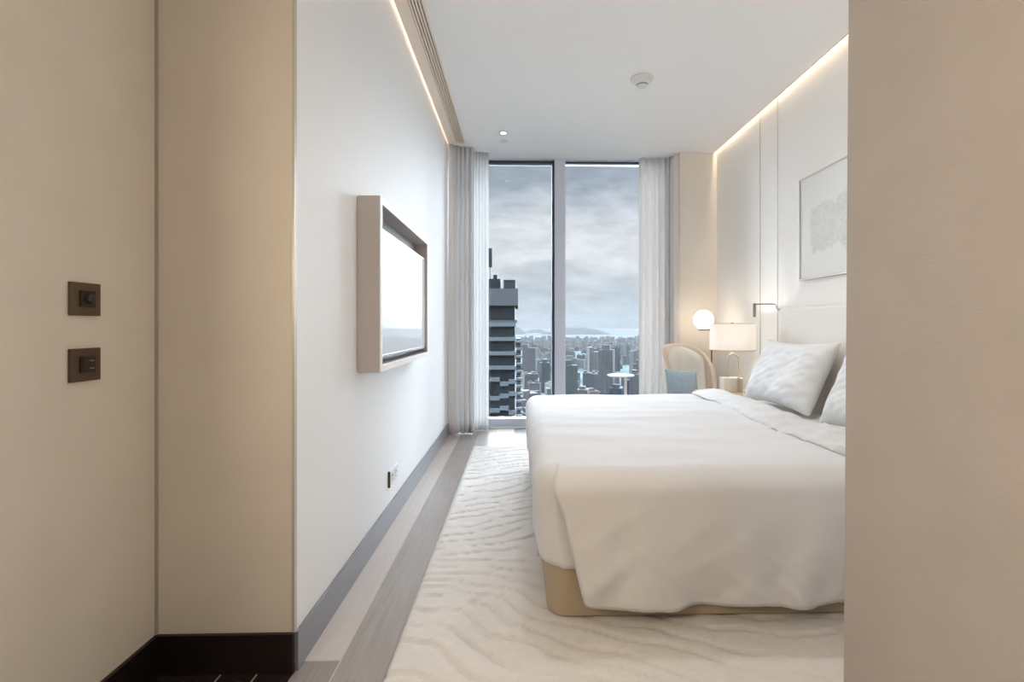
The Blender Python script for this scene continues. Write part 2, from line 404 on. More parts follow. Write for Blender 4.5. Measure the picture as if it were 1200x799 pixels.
# ------------------------------------------------------------------ curtains
def curtain(name, path, z0, z1, folds, amp, mat, seed, label, thick=.003, per=18, gather=.0):
    """path: plan polyline control points (x, y)."""
    P = [Vector((p[0], p[1], 0)) for p in path]
    seg = [(b-a).length for a, b in zip(P, P[1:])]; tot = sum(seg)
    def at(t):
        d = t*tot
        for a, b, l in zip(P, P[1:], seg):
            if d <= l + 1e-9: return a + (b-a)*(d/l), (b-a).normalized()
            d -= l
        return P[-1], (P[-1]-P[-2]).normalized()
    n = folds*per; rows = []
    zs = [z0 + (z1-z0)*k/26 for k in range(27)]
    for z in zs:
        h = (z-z0)/(z1-z0); row = []
        for i in range(n+1):
            t = i/n; p, d = at(t); nrm = Vector((-d.y, d.x, 0))
            ph = t*folds*2*PI + .9*n3(t*3+seed, h*.9, seed) + 1.5*n3(t*folds*.35, seed, 3.3)
            a = amp*(.75+.5*n3(t*folds*.6, seed*1.7, h*.8)) * (1 + .18*(1-h))
            off = a*(math.sin(ph) + .25*math.sin(2*ph+seed)) + .0015*n3(t*30, h*1.5, seed)
            q = p + nrm*off + d*(.35*a*math.cos(ph))
            row.append((q.x, q.y, z + (.006*math.sin(ph) if h == 0 else 0)))
        rows.append(row)
    mb = MB(); mb.grid(rows)
    o = mb.build(name, mat, smooth=True, loc=(P[0].x, P[0].y, z0))
    s = o.modifiers.new('thickness', 'SOLIDIFY'); s.thickness = thick; s.offset = 0
    return tag(o, label, 'curtain')
curtain('curtain', [(-.735, 5.10), (-.70, 5.20), (-.50, 5.24)], .012, CZ-.006, 6, .034, M['drape'], 2.1, 'grey linen drape gathered beside the television wall')
curtain('sheer_curtain', [(-.52, 5.36), (-.345, 5.40)], .012, CZ-.001, 5, .022, M['sheer'], 5.4, 'white sheer curtain next to the grey drape at the left of the window', .0012)
curtain('curtain', [(1.375, 5.46), (1.73, 5.46), (1.775, 5.30)], .012, CZ-.022, 7, .030, M['drape_right'], 8.8, 'pale linen drape between the right pane and the beige pier')

# ------------------------------------------------------------------ television in its wall box
y0, y1, zb, zt, xf = 2.264, 3.46, .952, 1.785, -.650
cab = thing('television_wall_frame', 'beige wall-mounted box frame around the television', 'cabinet', (XL, (y0+y1)/2, zb))
t_ = .034
c = MB()
c.box((XL+.001, y0, zb), (xf-.006, y0+t_, zt), .002); c.box((XL+.001, y1-t_, zb), (xf-.006, y1, zt), .002)
c.box((XL+.001, y0+t_, zt-t_), (xf-.006, y1-t_, zt), .002); c.box((XL+.001, y0+t_, zb), (xf-.006, y1-t_, zb+t_), .002)
c.build('case', M['tv_cab'], cab)
c = MB()
c.box((xf-.006, y0, zb), (xf, y0+t_, zt), .0015); c.box((xf-.006, y1-t_, zb), (xf, y1, zt), .0015)
c.box((xf-.006, y0+t_, zt-t_), (xf, y1-t_, zt), .0015); c.box((xf-.006, y0+t_, zb), (xf, y1-t_, zb+t_), .0015)
c.build('front_rim', M['tv_face'], cab)
MB().box((XL+.002, y0+t_, zb+t_), (XL+.02, y1-t_, zt-t_)).build('back_panel', M['tv_recess'], cab)
MB().lathe([(0, .012), (.008, .010), (.010, 0), (.006, -.002), (0, -.002)], (xf-.03, 2.62, zt+.002), 16).build('sensor', M['tv_bezel'], cab, smooth=True)
tv = thing('television', 'slim television with a reflective screen given a pale glow inside the beige wall box', 'television', (XL+.05, (y0+y1)/2, 1.0))
ty0, ty1, tz0, tz1 = y0+.037, y1-.037, 1.012, 1.648
MB().box((XL+.021, ty0+.03, tz0+.03), (-.700, ty1-.03, tz1-.03), .01).build('back_housing', M['dark_plastic'], tv)
b = MB()
b.box((-.700, ty0, tz0), (-.668, ty1, tz0+.016), .002); b.box((-.700, ty0, tz1-.012), (-.668, ty1, tz1), .002)
b.box((-.700, ty0, tz0+.016), (-.668, ty0+.010, tz1-.012), .002); b.box((-.700, ty1-.010, tz0+.016), (-.668, ty1, tz1-.012), .002)
b.build('bezel', M['tv_bezel'], tv)
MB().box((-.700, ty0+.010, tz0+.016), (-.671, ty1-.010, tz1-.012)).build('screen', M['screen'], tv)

# ------------------------------------------------------------------ wall plates
def plate(name, y, z, label, mat, kind):
    x = -1.22
    o = thing(name, label, 'switch', (x, y, z))
    MB().box((x, y-.046, z-.046), (x+.010, y+.046, z+.046), .002).build('faceplate', mat, o)
    MB().box((x+.010, y-.022, z-.022), (x+.016, y+.024, z+.024), .002).build('insert', M['bronze_dark'], o)
    if kind == 'dial':
        mt = Matrix.Rotation(R(90), 4, 'Y')
        MB().lathe([(.0, 0), (.013, 0), (.013, .009), (.010, .012), (0, .012)], (x+.016, y+.002, z+.001), 24, mt).build('dial', M['dark_plastic'], o, smooth=30)
        MB().lathe([(.0, .0), (.005, 0), (.005, .0015), (0, .0015)], (x+.0282, y+.006, z+.001), 16, mt).build('indicator', M['bronze'], o)
    else:
        for k, zz in enumerate((z+.011, z-.010)):
            bt = MB().box((x+.016, y-.019, zz-.0095), (x+.0185, y+.021, zz+.0095), .001).build('rocker', M['bronze_dark'], o)
            MB().box((x+.0185, y+.000, zz-.0012), (x+.019, y+.014, zz+.0012)).build('marking', M['mark'], bt)
    return o
plate('dimmer_switch', 1.369, 1.245, 'square bronze plate with a round dial, the upper of two on the tan hall wall', M['bronze'], 'dial')
plate('light_switch', 1.369, 1.062, 'square brown switch plate with two rockers, below the dial plate', M['bronze_low'], 'rock')

so = thing('wall_socket', 'white twin socket plate low on the television wall', 'socket', (XL, 2.9, .29))
MB().box((XL, 2.80, .232), (XL+.010, 2.99, .322), .002).build('faceplate', M['white_plastic'], so)
MB().box((XL, 2.793, .230), (XL+.013, 2.800, .324)).build('side_edge', M['bronze_low'], so)
for yy in (2.845, 2.925):
    ins = MB().box((XL+.010, yy-.03, .247), (XL+.012, yy+.03, .307), .002).build('outlet', M['white_plastic'], so)
    hb = MB()
    for dy, dz, a in ((-.012, .010, .005), (.012, .010, .005), (0, -.012, .005), (0, .02, .004)):
        hb.box((XL+.012, yy+dy-.003, .277+dz-.007), (XL+.0126, yy+dy+.003, .277+dz+.007))
    hb.build('slot', M['dark_plastic'], ins)

# ------------------------------------------------------------------ ceiling fittings
sd = thing('smoke_detector', 'white round smoke detector on the bedroom ceiling', 'smoke detector', (.97, 3.74, CZ))
cx, cy = .97, 3.74
MB().lathe([(0, 0), (.088, 0), (.088, -.012), (.078, -.022), (.060, -.024), (0, -.024)], (cx, cy, CZ), 40).build('base', M['white_plastic'], sd, smooth=30)
MB().lathe([(0, -.024), (.060, -.024), (.056, -.045), (.048, -.050), (0, -.050)], (cx, cy, CZ), 40).build('chamber', M['white_plastic'], sd, smooth=30)
MB().lathe([(0, -.050), (.044, -.050), (.040, -.060), (.0, -.060)], (cx, cy, CZ), 40).build('grille', M['grey_plastic'], sd, smooth=30)
MB().lathe([(0, -.060), (.041, -.060), (.035, -.068), (.0, -.070)], (cx, cy, CZ), 40).build('cap', M['white_plastic'], sd, smooth=30)
def downlight(x, y, z, label, lit=True):
    o = thing('downlight', label, 'ceiling light', (x, y, z), None)
    MB().lathe([(.030, -.001), (.048, -.001), (.048, -.005), (.030, -.004), (.030, -.001)], (x, y, z), 32).build('trim_ring', M['white_plastic'], o, smooth=30)
    MB().lathe([(0, -.0015), (.030, -.0015), (.030, -.003), (0, -.003)], (x, y, z), 32).build('lens', M['led'], o)
    return o
downlight(-.155, 4.83, CZ, 'small lit recessed downlight in the ceiling near the window')
sp_ = MB().lathe([(0, -.001), (.042, -.001), (.042, -.005), (.036, -.007), (0, -.007)], (-.16, 5.04, CZ), 32).build('ceiling_sprinkler_cover', M['white_plastic'], smooth=30)
tag(sp_, 'flat white sprinkler cover on the ceiling beside the downlight', 'sprinkler')

for x, y, z, lab in ((.35, 2.65, CZ, 'added unseen recessed downlight in the bedroom ceiling above the foot of the bed'),
                     (1.4, 2.65, CZ, 'added unseen recessed downlight in the bedroom ceiling above the pillows'),
                     (-.4, -.7, 2.7, 'added unseen recessed downlight in the hall ceiling')):
    downlight(x, y, z, lab)  # added fixtures, out of view, for the extra spots
def added_sconce(x, y, z, side, lab):
    # added unseen wall light: backplate, rim and the lamp itself behind it
    o = thing('added_wall_sconce', lab, 'added wall light', (x, y, z)); mt = Matrix.Rotation(R(90*side), 4, 'Y')
    MB().lathe([(0, 0), (.165, 0), (.165, .006), (0, .006)], (x, y, z), 40, mt).build('backplate', M['bronze'], o, smooth=30)
    MB().lathe([(.152, .006), (.165, .006), (.165, .034), (.158, .036), (.152, .034), (.152, .006)], (x, y, z), 40, mt).build('rim', M['bronze'], o, smooth=30)
added_sconce(-1.22, .2, 1.5, 1, 'added unseen round bronze wall light on the tan hall wall with the switch plates')
added_sconce(.868, .55, 1.45, -1, 'added unseen round bronze wall light on the taupe hall wall at the right')
# ------------------------------------------------------------------ rug
def rug_h(x, y):
    # carved wavy ridges running across the pile
    wx_ = x + .10*n3(x*2.2, y*2.2, 1.3) + .05*n3(x*5, y*5, 4.1)
    wy_ = y + .10*n3(x*2.0, y*2.0, 7.7) + .06*n3(x*5.5, y*5.5, 2.9)
    sm_ = min(1, max(0, (y-1.9)/.9)); sm_ = sm_*sm_*(3-2*sm_)
    s = (wy_ - .45*wx_*sm_ + .38*wx_*(1-sm_))/.054
    k = abs(math.sin(PI*s*.5 + 1.6*n3(x*1.5, y*1.5, 9.)))
    br = n3(x*6., y*9., 3.) 
    grv = max(0, 1-k*3.4) * (1 if br > -.28 else .15)
    return .019 - .015*grv + .0022*n3(x*14, y*14, 5.)
rx0, rx1, ry0, ry1 = -.44, 1.50, 1.44, 4.61
rg = MB(); nx, ny = 170, 230
rows = []
for j in range(ny+1):
    y = ry0 + (ry1-ry0)*j/ny
    row = [(rx0, y, .0015)]
    for i in range(nx+1):
        x = rx0 + (rx1-rx0)*i/nx; e = min(i, nx-i, j, ny-j)
        row.append((x, y, .003 + rug_h(x, y)*(1 if e > 1 else .6+.2*e)))
    row.append((rx1, y, .0015)); rows.append(row)
rows = [[(p[0], ry0, .0015) for p in rows[0]]] + rows + [[(p[0], ry1, .0015) for p in rows[-1]]]
rg.grid(rows)
tag(rg.build('rug', M['rug'], smooth=True, loc=(.8, 3., 0)), 'large ivory rug with a carved wavy pattern under the bed', 'rug')

# ------------------------------------------------------------------ bed
def rrect(x0, y0, x1, y1, r, seg=10, corners=(1, 1, 1, 1)):
    pts = []
    for (cx, cy, a0, on) in ((x1-r, y0+r, -90, corners[0]), (x1-r, y1-r, 0, corners[1]), (x0+r, y1-r, 90, corners[2]), (x0+r, y0+r, 180, corners[3])):
        if on:
            for k in range(seg+1):
                a = R(a0 + 90*k/seg); pts.append((cx+r*math.cos(a), cy+r*math.sin(a)))
        else:
            a = R(a0+45); pts.append((cx+r*math.copysign(1, math.cos(a)), cy+r*math.copysign(1, math.sin(a))))
    return pts
BX0, BX1, BY0, BY1 = .112, 2.13, 1.868, 3.93
bed = thing('bed', 'wide bed with a cream upholstered base and padded headboard', 'bed', ((BX0+BX1)/2, (BY0+BY1)/2, 0))
mb = MB(); out_ = rrect(BX0, BY0, BX1, BY1, .085, 12, (0, 0, 1, 1))
rows = []
for z, d in ((.026, .012), (.034, .002), (.05, 0), (.30, 0), (.325, .004), (.335, .015)):
    ox = rrect(BX0+d, BY0+d, BX1-d, BY1-d, .085-d*.5, 12, (0, 0, 1, 1)); rows.append([(p[0], p[1], z) for p in ox])
V = mb.grid(rows, close=True); mb.bm.faces.new(V[-1]); mb.bm.faces.new(V[0][::-1])
mb.build('base', M['bed_fabric'], bed, smooth=40)
ft = MB()
for fx, fy in ((.3, 2.1), (.3, 3.7), (1.9, 2.1), (1.9, 3.7)): ft.lathe([(0, .0), (.03, .0), (.03, .03), (0, .03)], (fx, fy, .0), 16)
mb = MB(); mb.box((BX0+.03, BY0+.03, .335), (BX1-.02, BY1-.03, .565), .05, 4)
mb.build('mattress', M['pillow'], bed, smooth=40)
mb = MB(); mb.box((2.135, 1.80, .05), (2.225, 3.87, 1.315), .022, 4)
mb.build('headboard', M['headboard'], bed, smooth=40)
ft.bm.free()

# duvet: a puffy sheet over the mattress, its foot side short, its near side long
DX0, DY0, DY1, DXE = .062, 1.838, 3.965, 1.62
ZT, rr, rc = .607, .085, .13
def dz(x, y):
    return (.012*n3(x*1.3, y*2.6, 2.2) + .007*n3(x*2.2, y*6.5, 8.1) + .0035*n3(x*5, y*13, 5.5)
            + .010*math.exp(-((y-2.9)/.7)**2))
path = []                                     # plan outline: far side -> foot -> near side, with outward normals
def add_path(x, y, nx_, ny_): path.append((Vector((x, y, 0)), Vector((nx_, ny_, 0))))
n1 = 46
for k in range(n1): add_path(DXE - (DXE-DX0-rc)*k/n1, DY1, 0, 1)
for k in range(14):
    a = R(90 + 90*k/14); add_path(DX0+rc+rc*math.cos(a), DY1-rc+rc*math.sin(a), math.cos(a), math.sin(a))
for k in range(60): add_path(DX0, DY1-rc - (DY1-DY0-2*rc)*k/60, -1, 0)
for k in range(14):
    a = R(180 + 90*k/14); add_path(DX0+rc+rc*math.cos(a), DY0+rc+rc*math.sin(a), math.cos(a), math.sin(a))
for k in range(n1+1): add_path(DX0+rc + (DXE-DX0-rc)*k/n1, DY0, 0, -1)
rows = []
spine = lambda p: Vector((min(max(p.x, DX0+.95), DXE), (DY0+DY1)/2, 0))
side_t = lambda p: (p.y < DY0+.06 and p.x > DX0+.10)
NT, NRR, NS = 26, 9, 14
for k in range(NT):                           # crown of the sheet
    w_ = k/NT; w_ = w_**.8
    row = []
    for p, nn in path:
        inner = p - nn*rr; s = spine(p); q = s.lerp(inner, w_)
        row.append((q.x, q.y, ZT + dz(q.x, q.y)))
    rows.append(row)
for k in range(NRR):                          # roll over the edge
    a = R(90*k/(NRR-1)); row = []
    for p, nn in path:
        q = p - nn*rr*(1-math.sin(a)); zz = dz(q.x, q.y)*math.cos(a)
        puff = .010*math.sin(a)*n3(q.x*5, q.y*5, 1.)
        if side_t(p): puff = -.016*math.sin(a)
        row.append((q.x+nn.x*puff, q.y+nn.y*puff, ZT-rr*(1-math.cos(a)) + zz))
    rows.append(row)
for k in range(1, NS+1):                      # hanging side
    row = []; f_ = k/NS
    for i, (p, nn) in enumerate(path):
        if nn.y > .5: hem = .12
        elif side_t(p): hem = .225
        else: hem = .235 + .02*n3(p.y*2.5, 1.1, 0)
        z = (ZT-rr) + (hem-(ZT-rr))*f_
        taper = -.018*f_ if not side_t(p) and nn.y < .5 else -.005*f_      # tucks in towards the base at the foot
        wob = .010*n3(p.x*4+p.y*4, z*3, 6.) + .010*f_*math.sin((p.y*9.+2*n3(p.y*2, 1, 1)))*(abs(nn.x))
        if side_t(p): wob = -.016 - .010*n3(p.x*5, p.y*5, 1.)*(1-f_)
        q = p + nn*(taper + wob + .010*n3(p.x*5, p.y*5, 1.)*(1-f_))
        row.append((q.x, q.y, z))
    rows.append(row)
mb = MB(); mb.grid(rows)
# the long near side lies over the foot side at the corner
rows = []; NF = 80; NZ = 36
L0 = .05
def prof(s):                                  # s: 0 on the crown .. 1 at the hem -> (out, z, bend angle)
    L1 = L0 + rr*PI/2; Lt = L1 + (ZT-rr-.094)
    d = s*Lt
    if d < L0:
        q_ = d/L0; return -(rr+L0-d), ZT-.005+.0056*q_*q_*(3-2*q_), 0.
    if d < L1:
        a = (d-L0)/rr; return -rr*(1-math.sin(a)), ZT+.0006-rr*(1-math.cos(a)), a
    return 0., ZT-rr-(d-L1), PI/2
for k in range(NZ+1):
    s = k/NZ; o_, z, an = prof(s); row = []
    sx_ = max(0, (s-.22)/.78)
    xs = .152 + .103*sx_**1.15 - .022*math.exp(-((s-.27)/.09)**2)
    for i in range(NF+1):
        u = i/NF; x = xs + (DXE-xs)*u
        fl = sx_
        drape = (.015*math.sin(x*10.5 + 5*s*.5 + 2.2*n3(x*2, s*1.5, 4)) + .010*math.sin(x*21 + 3*s + 3*n3(x*3, s, 9)))*fl**1.5
        diag = .012*n3((x-.55*s)*5.5, s*1.6, 2.)*fl + .034*max(0, n3((x+.9*s)*7, (s*2-x)*1.4, 11.))**1.2*fl + .012*max(0, n3((x-.8*s)*14, s*2.2, 5.))*fl
        belly = .022*math.sin(PI*min(1, fl*.9))
        st = math.sin(an)**1.5
        out = .024*st + belly + drape + diag - .010*fl
        zh = z + dz(x, DY0-o_)*math.cos(an) + (.008*n3(x*6, 3, 3) + .012*n3(x*2.2, 8, 1))*s**6
        if u == 0: out -= .012*st
        row.append((x, DY0 - out - o_, zh))
    rows.append(row)
mb.grid(rows)
duvet = mb.build('duvet', M['linen'], smooth=True, loc=((DX0+DXE)/2, (DY0+DY1)/2, .56), merge=.0004)
sm = duvet.modifiers.new('puff', 'SOLIDIFY'); sm.thickness = .009; sm.offset = 0
tag(duvet, 'white duvet spread over the bed and hanging down its near side', 'duvet')
# turned-down edge of the duvet, crumpled
rows = []; ny_ = 110; nc = 26
for j in range(ny_+1):
    v_ = j/ny_; y = DY0-.01 + (DY1-DY0+.02)*v_
    cxx = 1.52 + .05*n3(y*1.7, 0, 3) + .06*(v_-.5); row = []
    endf = min(1, v_/.05, (1-v_)/.05)**.5
    for k in range(nc):
        a = 2*PI*k/nc
        hw = (.125+.03*n3(y*3, 2, 1)); hh = .040 + .014*n3(y*5, 4, 8) + .010*n3(y*11, 1, 2)
        near = 1 + 1.2*max(0, 1-v_*2.2)
        cr = near*(.018*n3(y*9 + math.cos(a)*2.6, math.cos(a)*2.2, 7.) + .012*n3(y*21+math.cos(a)*3, math.cos(a)*3.4, 5.))
        x = cxx + hw*math.copysign(abs(math.cos(a))**.8, math.cos(a))*(.75+.25*endf)
        z = ZT + .013 + (hh*math.sin(a)*(1 if math.sin(a) > 0 else .3) + (cr if math.sin(a) > -.2 else 0))*endf
        droop = .02*max(0, 1-v_/.05)**2 + .02*max(0, 1-(1-v_)/.05)**2
        row.append((x, y, z-droop))
    rows.append(row)
mb = MB(); V = mb.grid(rows, close=True); mb.bm.faces.new(V[0][::-1]); mb.bm.faces.new(V[-1])
mb.build('turned_down_edge', M['linen'], duvet, smooth=True)

def pillow(name, yc, wid, hgt, thick, base, lean, label, seed, yaw=0., flange=.03, mat='pillow'):
    rows = []; nu, nv = 56, 40
    def surf(side):
        rws = []
        for j in range(nv+1):
            v_ = -1 + 2*j/nv; row = []
            for i in range(nu+1):
                u_ = -1 + 2*i/nu
                e = max(0, 1-abs(u_)**3.2)*max(0, 1-abs(v_)**3.2)
                th = thick*.5*e**.55
                # edges draw in between the corners
                pu = u_*(1 - .085*(1-v_*v_)); pv = v_*(1 - .12*(1-u_*u_) + .012*n3(u_*4, seed, v_))
                wr = e**.3*(.016*n3(u_*2.5+seed, v_*2.5, seed) - .014*abs(n3(u_*3+v_*3.2, v_*1.6-u_*1.6, seed+3)) + .012*n3(u_*5-v_*6, v_*2.5+u_*1.5, seed+7))
                row.append((pu*wid/2, pv*hgt/2, side*(th + (wr if side > 0 else 0) + .002)))
            rws.append(row)
        return rws
    mb = MB(); mb.grid(surf(1)); mb.grid(surf(-1))
    # local x -> -y (image left is far), local y -> up the lean, local z -> towards the foot of the bed
    up = Vector((math.sin(lean), 0, math.cos(lean))); nrm = Vector((-math.cos(lean), 0, math.sin(lean)))
    m = Matrix((( 0, up.x, nrm.x, 0), (-1, up.y, nrm.y, 0), (0, up.z, nrm.z, 0), (0, 0, 0, 1)))
    m = Matrix.Rotation(yaw, 4, 'Z') @ m
    cen = Vector((base[0], yc, base[1])) + up*hgt/2
    bmesh.ops.transform(mb.bm, matrix=Matrix.Translation(cen) @ m, verts=mb.bm.verts[:])
    o = mb.build(name, M[mat], smooth=True, loc=cen, merge=.0045)
    return tag(o, label, 'pillow')
pillow('pillow', 3.43, .82, .53, .21, (1.835, .585), R(25), 'plump white pillow propped on the headboard next to the table lamp', 1.3, yaw=R(3))
pillow('pillow', 2.43, .82, .53, .22, (1.795, .585), R(24), 'white pillow half hidden by the taupe wall end', 6.1, yaw=R(-2))

# ------------------------------------------------------------------ nightstand and what stands on it
NX0, NX1, NY0, NY1, NZ_ = 1.62, 2.20, 4.02, 4.41, .585
ns = thing('nightstand', 'pale wooden nightstand between the bed and the armchair', 'nightstand', ((NX0+NX1)/2, (NY0+NY1)/2, 0))
MB().box((NX0, NY0, NZ_-.03), (NX1, NY1, NZ_), .012, 3).build('top', M['nightstand'], ns, smooth=40)
MB().box((NX0+.03, NY0+.02, .12), (NX1-.01, NY1-.02, NZ_-.03), .004).build('body', M['nightstand'], ns)
for k in range(2):
    z0_ = .14 + k*.205
    dr = MB().box((NX0+.012, NY0+.03, z0_), (NX0+.03, NY1-.03, z0_+.19), .003).build('drawer', M['nightstand'], ns)
    MB().box((NX0+.002, NY0+.16, z0_+.15), (NX0+.012, NY1-.16, z0_+.165), .002).build('handle', M['brown_metal'], dr)
for sx in (NX0+.06, NX1-.06):
    for sy in (NY0+.05, NY1-.05):
        MB().lathe([(0, 0), (.012, 0), (.018, .12), (0, .12)], (sx, sy, 0), 16).build('leg', M['brown_metal'], ns, smooth=30)

lx, ly, lz = 1.905, 4.22, NZ_
lamp = thing('table_lamp', 'table lamp with a white drum shade and a cream marble block on the nightstand', 'lamp', (lx, ly, lz))
MB().box((lx-.098, ly-.05, lz), (lx+.075, ly+.05, lz+.128), .006, 3).build('base', M['marble'], lamp, smooth=40)
pts = [(lx-.055, ly-.02, lz+.125)]
pts += [(lx-.055, ly-.02, lz+.125+.19*k/6) for k in range(1, 6)]
for k in range(13):
    a = PI - PI*k/12; pts.append((lx-.012+.043*math.cos(a), ly-.02-.018*k/12*2, lz+.30+.043*math.sin(a)))
pts += [(lx+.031, ly-.056, lz+.30-.297*k/8) for k in range(1, 9)]
MB().tube(pts, .0065, 12).build('arched_rod', M['brass'], lamp, smooth=True)
MB().tube([(lx-.012, ly-.02, lz+.34), (lx-.012, ly-.01, lz+.44), (lx, ly, lz+.60), (lx, ly, lz+.612)], .005, 10).build('stem', M['brass'], lamp, smooth=True)
sh = MB(); r0, r1, sz0, sz1 = .192, .186, lz+.372, lz+.607
sh.lathe([(r0, sz0), (r1, sz1), (r1-.0015, sz1), (r0-.0015, sz0), (r0, sz0)], (lx, ly, 0), 64)
shade = sh.build('lamp_shade', M['shade'], lamp, smooth=30)
for zz, rad in ((sz0, r0), (sz1, r1)):
    MB().lathe([(rad+.001, zz-.0025), (rad+.001, zz+.0025), (rad-.002, zz+.0025), (rad-.002, zz-.0025), (rad+.001, zz-.0025)], (lx, ly, 0), 64).build('shade_rim', M['rim'], shade, smooth=30)
sp2 = MB()
for k in range(3):
    a = 2*PI*k/3+.4; sp2.tube([(lx, ly, sz1-.004), (lx+r1*math.cos(a), ly+r1*math.sin(a), sz1-.004)], .0016, 6)
sp2.build('shade_spider', M['brown_metal'], lamp)
MB().lathe([(0, .0), (.012, .0), (.012, .008), (.005, .012), (0, .013)], (lx, ly, sz1-.003), 16).build('finial', M['brown_metal'], lamp, smooth=30)
def sphere_prof(r, n=14, z=0): return [(r*math.sin(PI*k/n), z - r*math.cos(PI*k/n)) for k in range(n+1)]
MB().lathe(sphere_prof(.03), (lx, ly, lz+.475), 20).build('bulb', emit_mat('warm bulb', srgb(255, 247, 238), 125), lamp, smooth=True)

# dark tablet on a slanted stand
ph = thing('tablet_stand', 'dark tablet leaning on its stand beside the lamp base', 'tablet', (2.0, 4.08, NZ_))
m = MB(); m.box((-.006, -.075, 0), (.006, .075, .135), .003)
bmesh.ops.transform(m.bm, matrix=Matrix.Translation((1.985, 4.09, NZ_+.004)) @ Matrix.Rotation(R(-38), 4, 'Z') @ Matrix.Rotation(R(28), 4, 'Y'), verts=m.bm.verts[:])
m.build('screen_slab', M['dark_plastic'], ph)
m = MB(); m.poly_prism([(-.05, -.05), (.05, -.05), (.05, .05), (-.05, .05)], 0, .012)
bmesh.ops.transform(m.bm, matrix=Matrix.Translation((2.02, 4.09, NZ_)), verts=m.bm.verts[:])
m.build('stand', M['grey_plastic'], ph)

# ------------------------------------------------------------------ globe floor lamp
gx, gy, gz = 1.935, 4.96, 1.236
gl = thing('floor_lamp', 'slim floor lamp holding a glowing white glass globe in the far corner', 'lamp', (2.02, 4.96, 0))
MB().lathe([(0, 0), (.12, 0), (.12, .012), (.02, .018), (0, .018)], (2.02, gy, 0), 32).build('base', M['brown_metal'], gl, smooth=30)
MB().tube([(2.02, gy, .01), (2.02, gy, .6), (2.02, gy, gz-.105)], .007, 10).build('pole', M['brown_metal'], gl, smooth=True)
MB().box((gx-.055, gy-.012, gz-.112), (2.03, gy+.012, gz-.100), .003).build('arm', M['brown_metal'], gl)
MB().lathe([(0, -.100), (.03, -.100), (.03, -.085), (0, -.085)], (gx, gy, gz), 20).build('holder', M['brown_metal'], gl, smooth=30)
MB().lathe(sphere_prof(.101, 20), (gx, gy, gz), 40).build('globe', M['globe'], gl, smooth=True)

# ------------------------------------------------------------------ armchair with cushion
AX, AY = 1.755, 4.78
ch = thing('armchair', 'cream armchair with a rounded padded back beside the curtain', 'armchair', (AX, AY, 0))
def back_shell(cx, cy, w, d, z0, z1, th, flare=.03, seg=36, top_r=.12, spread=100, tilt=.06, zoff=0.):
    # curved wrap-around back, lower at its ends
    rows = []
    for k in range(17):
        v_ = k/16; row = []
        for i in range(seg+1):
            u_ = -1 + 2*i/seg; a = R(90 + spread*(-u_))
            zt_ = z0 + (z1-z0)*(1-.40*abs(u_)**2.6)
            z = z0 + (zt_-z0)*v_
            fl = 1 + flare*v_
            row.append((cx + w*fl*math.cos(a), cy + d*fl*math.sin(a) + tilt*v_, z))
        rows.append(row)
    return rows
rot_ch = Matrix.Translation((AX, AY, 0)) @ Matrix.Rotation(R(18), 4, 'Z') @ Matrix.Translation((-AX, -AY, 0))
def chair_part(name, mb, mat, bev=0, solid=0, smooth=40):
    bmesh.ops.transform(mb.bm, matrix=rot_ch, verts=mb.bm.verts[:])
    o = mb.build(name, mat, ch, smooth=smooth)
    if solid:
        s = o.modifiers.new('t', 'SOLIDIFY'); s.thickness = solid; s.offset = 0
        b_ = o.modifiers.new('b', 'BEVEL'); b_.width = solid*.4; b_.segments = 3; b_.limit_method = 'ANGLE'
    return o
mb = MB(); mb.grid(back_shell(AX, AY, .25, .22, .20, .985, .04, spread=112)); chair_part('shell', mb, M['chair_shell'], solid=.045, smooth=True)
# padded inner back, hugging the shell
rows = []
for k in range(25):
    v_ = k/24; row = []
    for i in range(33):
        u_ = -1+2*i/32
        half = 74*(1-.5*max(0, (v_-.72)/.28)**2.4)
        a = R(90 - half*u_); th = .055*(max(0, 1-abs(u_)**4)*max(0, 1-abs(2*v_-1)**5))**.5
        rw = .25*(1+.04*v_) - .030 - th; rd = .22*(1+.04*v_) - .030 - th
        row.append((AX + rw*math.cos(a), AY + rd*math.sin(a) + .06*v_*(1-0), .40 + .545*v_ - .035*abs(u_)**2.5*v_))
    rows.append(row)
mb = MB(); mb.grid(rows); chair_part('back_pad', mb, M['chair_pad'], solid=.02, smooth=True)
mb = MB(); mb.box((AX-.21, AY-.24, .30), (AX+.21, AY+.15, .43), .045, 4); chair_part('seat', mb, M['chair_pad'])
for sx, sy in ((-.19, -.2), (.19, -.2), (-.19, .14), (.19, .14)):
    mb = MB(); mb.lathe([(0, 0), (.011, 0), (.016, .30), (0, .30)], (AX+sx, AY+sy, 0), 14); chair_part('leg', mb, M['brown_metal'])
# cushion standing on the seat against the back
mb = MB(); nu, nv = 36, 30
for side in (1, -1):
    rows = []
    for j in range(nv+1):
        v_ = -1+2*j/nv; row = []
        for i in range(nu+1):
            u_ = -1+2*i/nu; e = max(0, 1-abs(u_)**3)*max(0, 1-abs(v_)**3)
            pu = u_*(1-.07*(1-v_*v_)); pv = v_*(1-.08*(1-u_*u_))
            row.append((pu*.175, -side*(.058*e**.55+.002) - (.004*n3(u_*3, v_*3, 2.) if side > 0 else 0)*e, pv*.15))
        rows.append(row)
    mb.grid(rows)
cloc = Vector((1.56, 4.53, .60))
bmesh.ops.transform(mb.bm, matrix=Matrix.Translation(cloc) @ Matrix.Rotation(R(14), 4, 'Z') @ Matrix.Rotation(R(4), 4, 'Y') @ Matrix.Rotation(R(-14), 4, 'X'), verts=mb.bm.verts[:])
tag(mb.build('cushion', M['cushion_blue'], smooth=True, loc=cloc, merge=.0045), 'blue-grey cushion standing on the cream armchair', 'cushion')

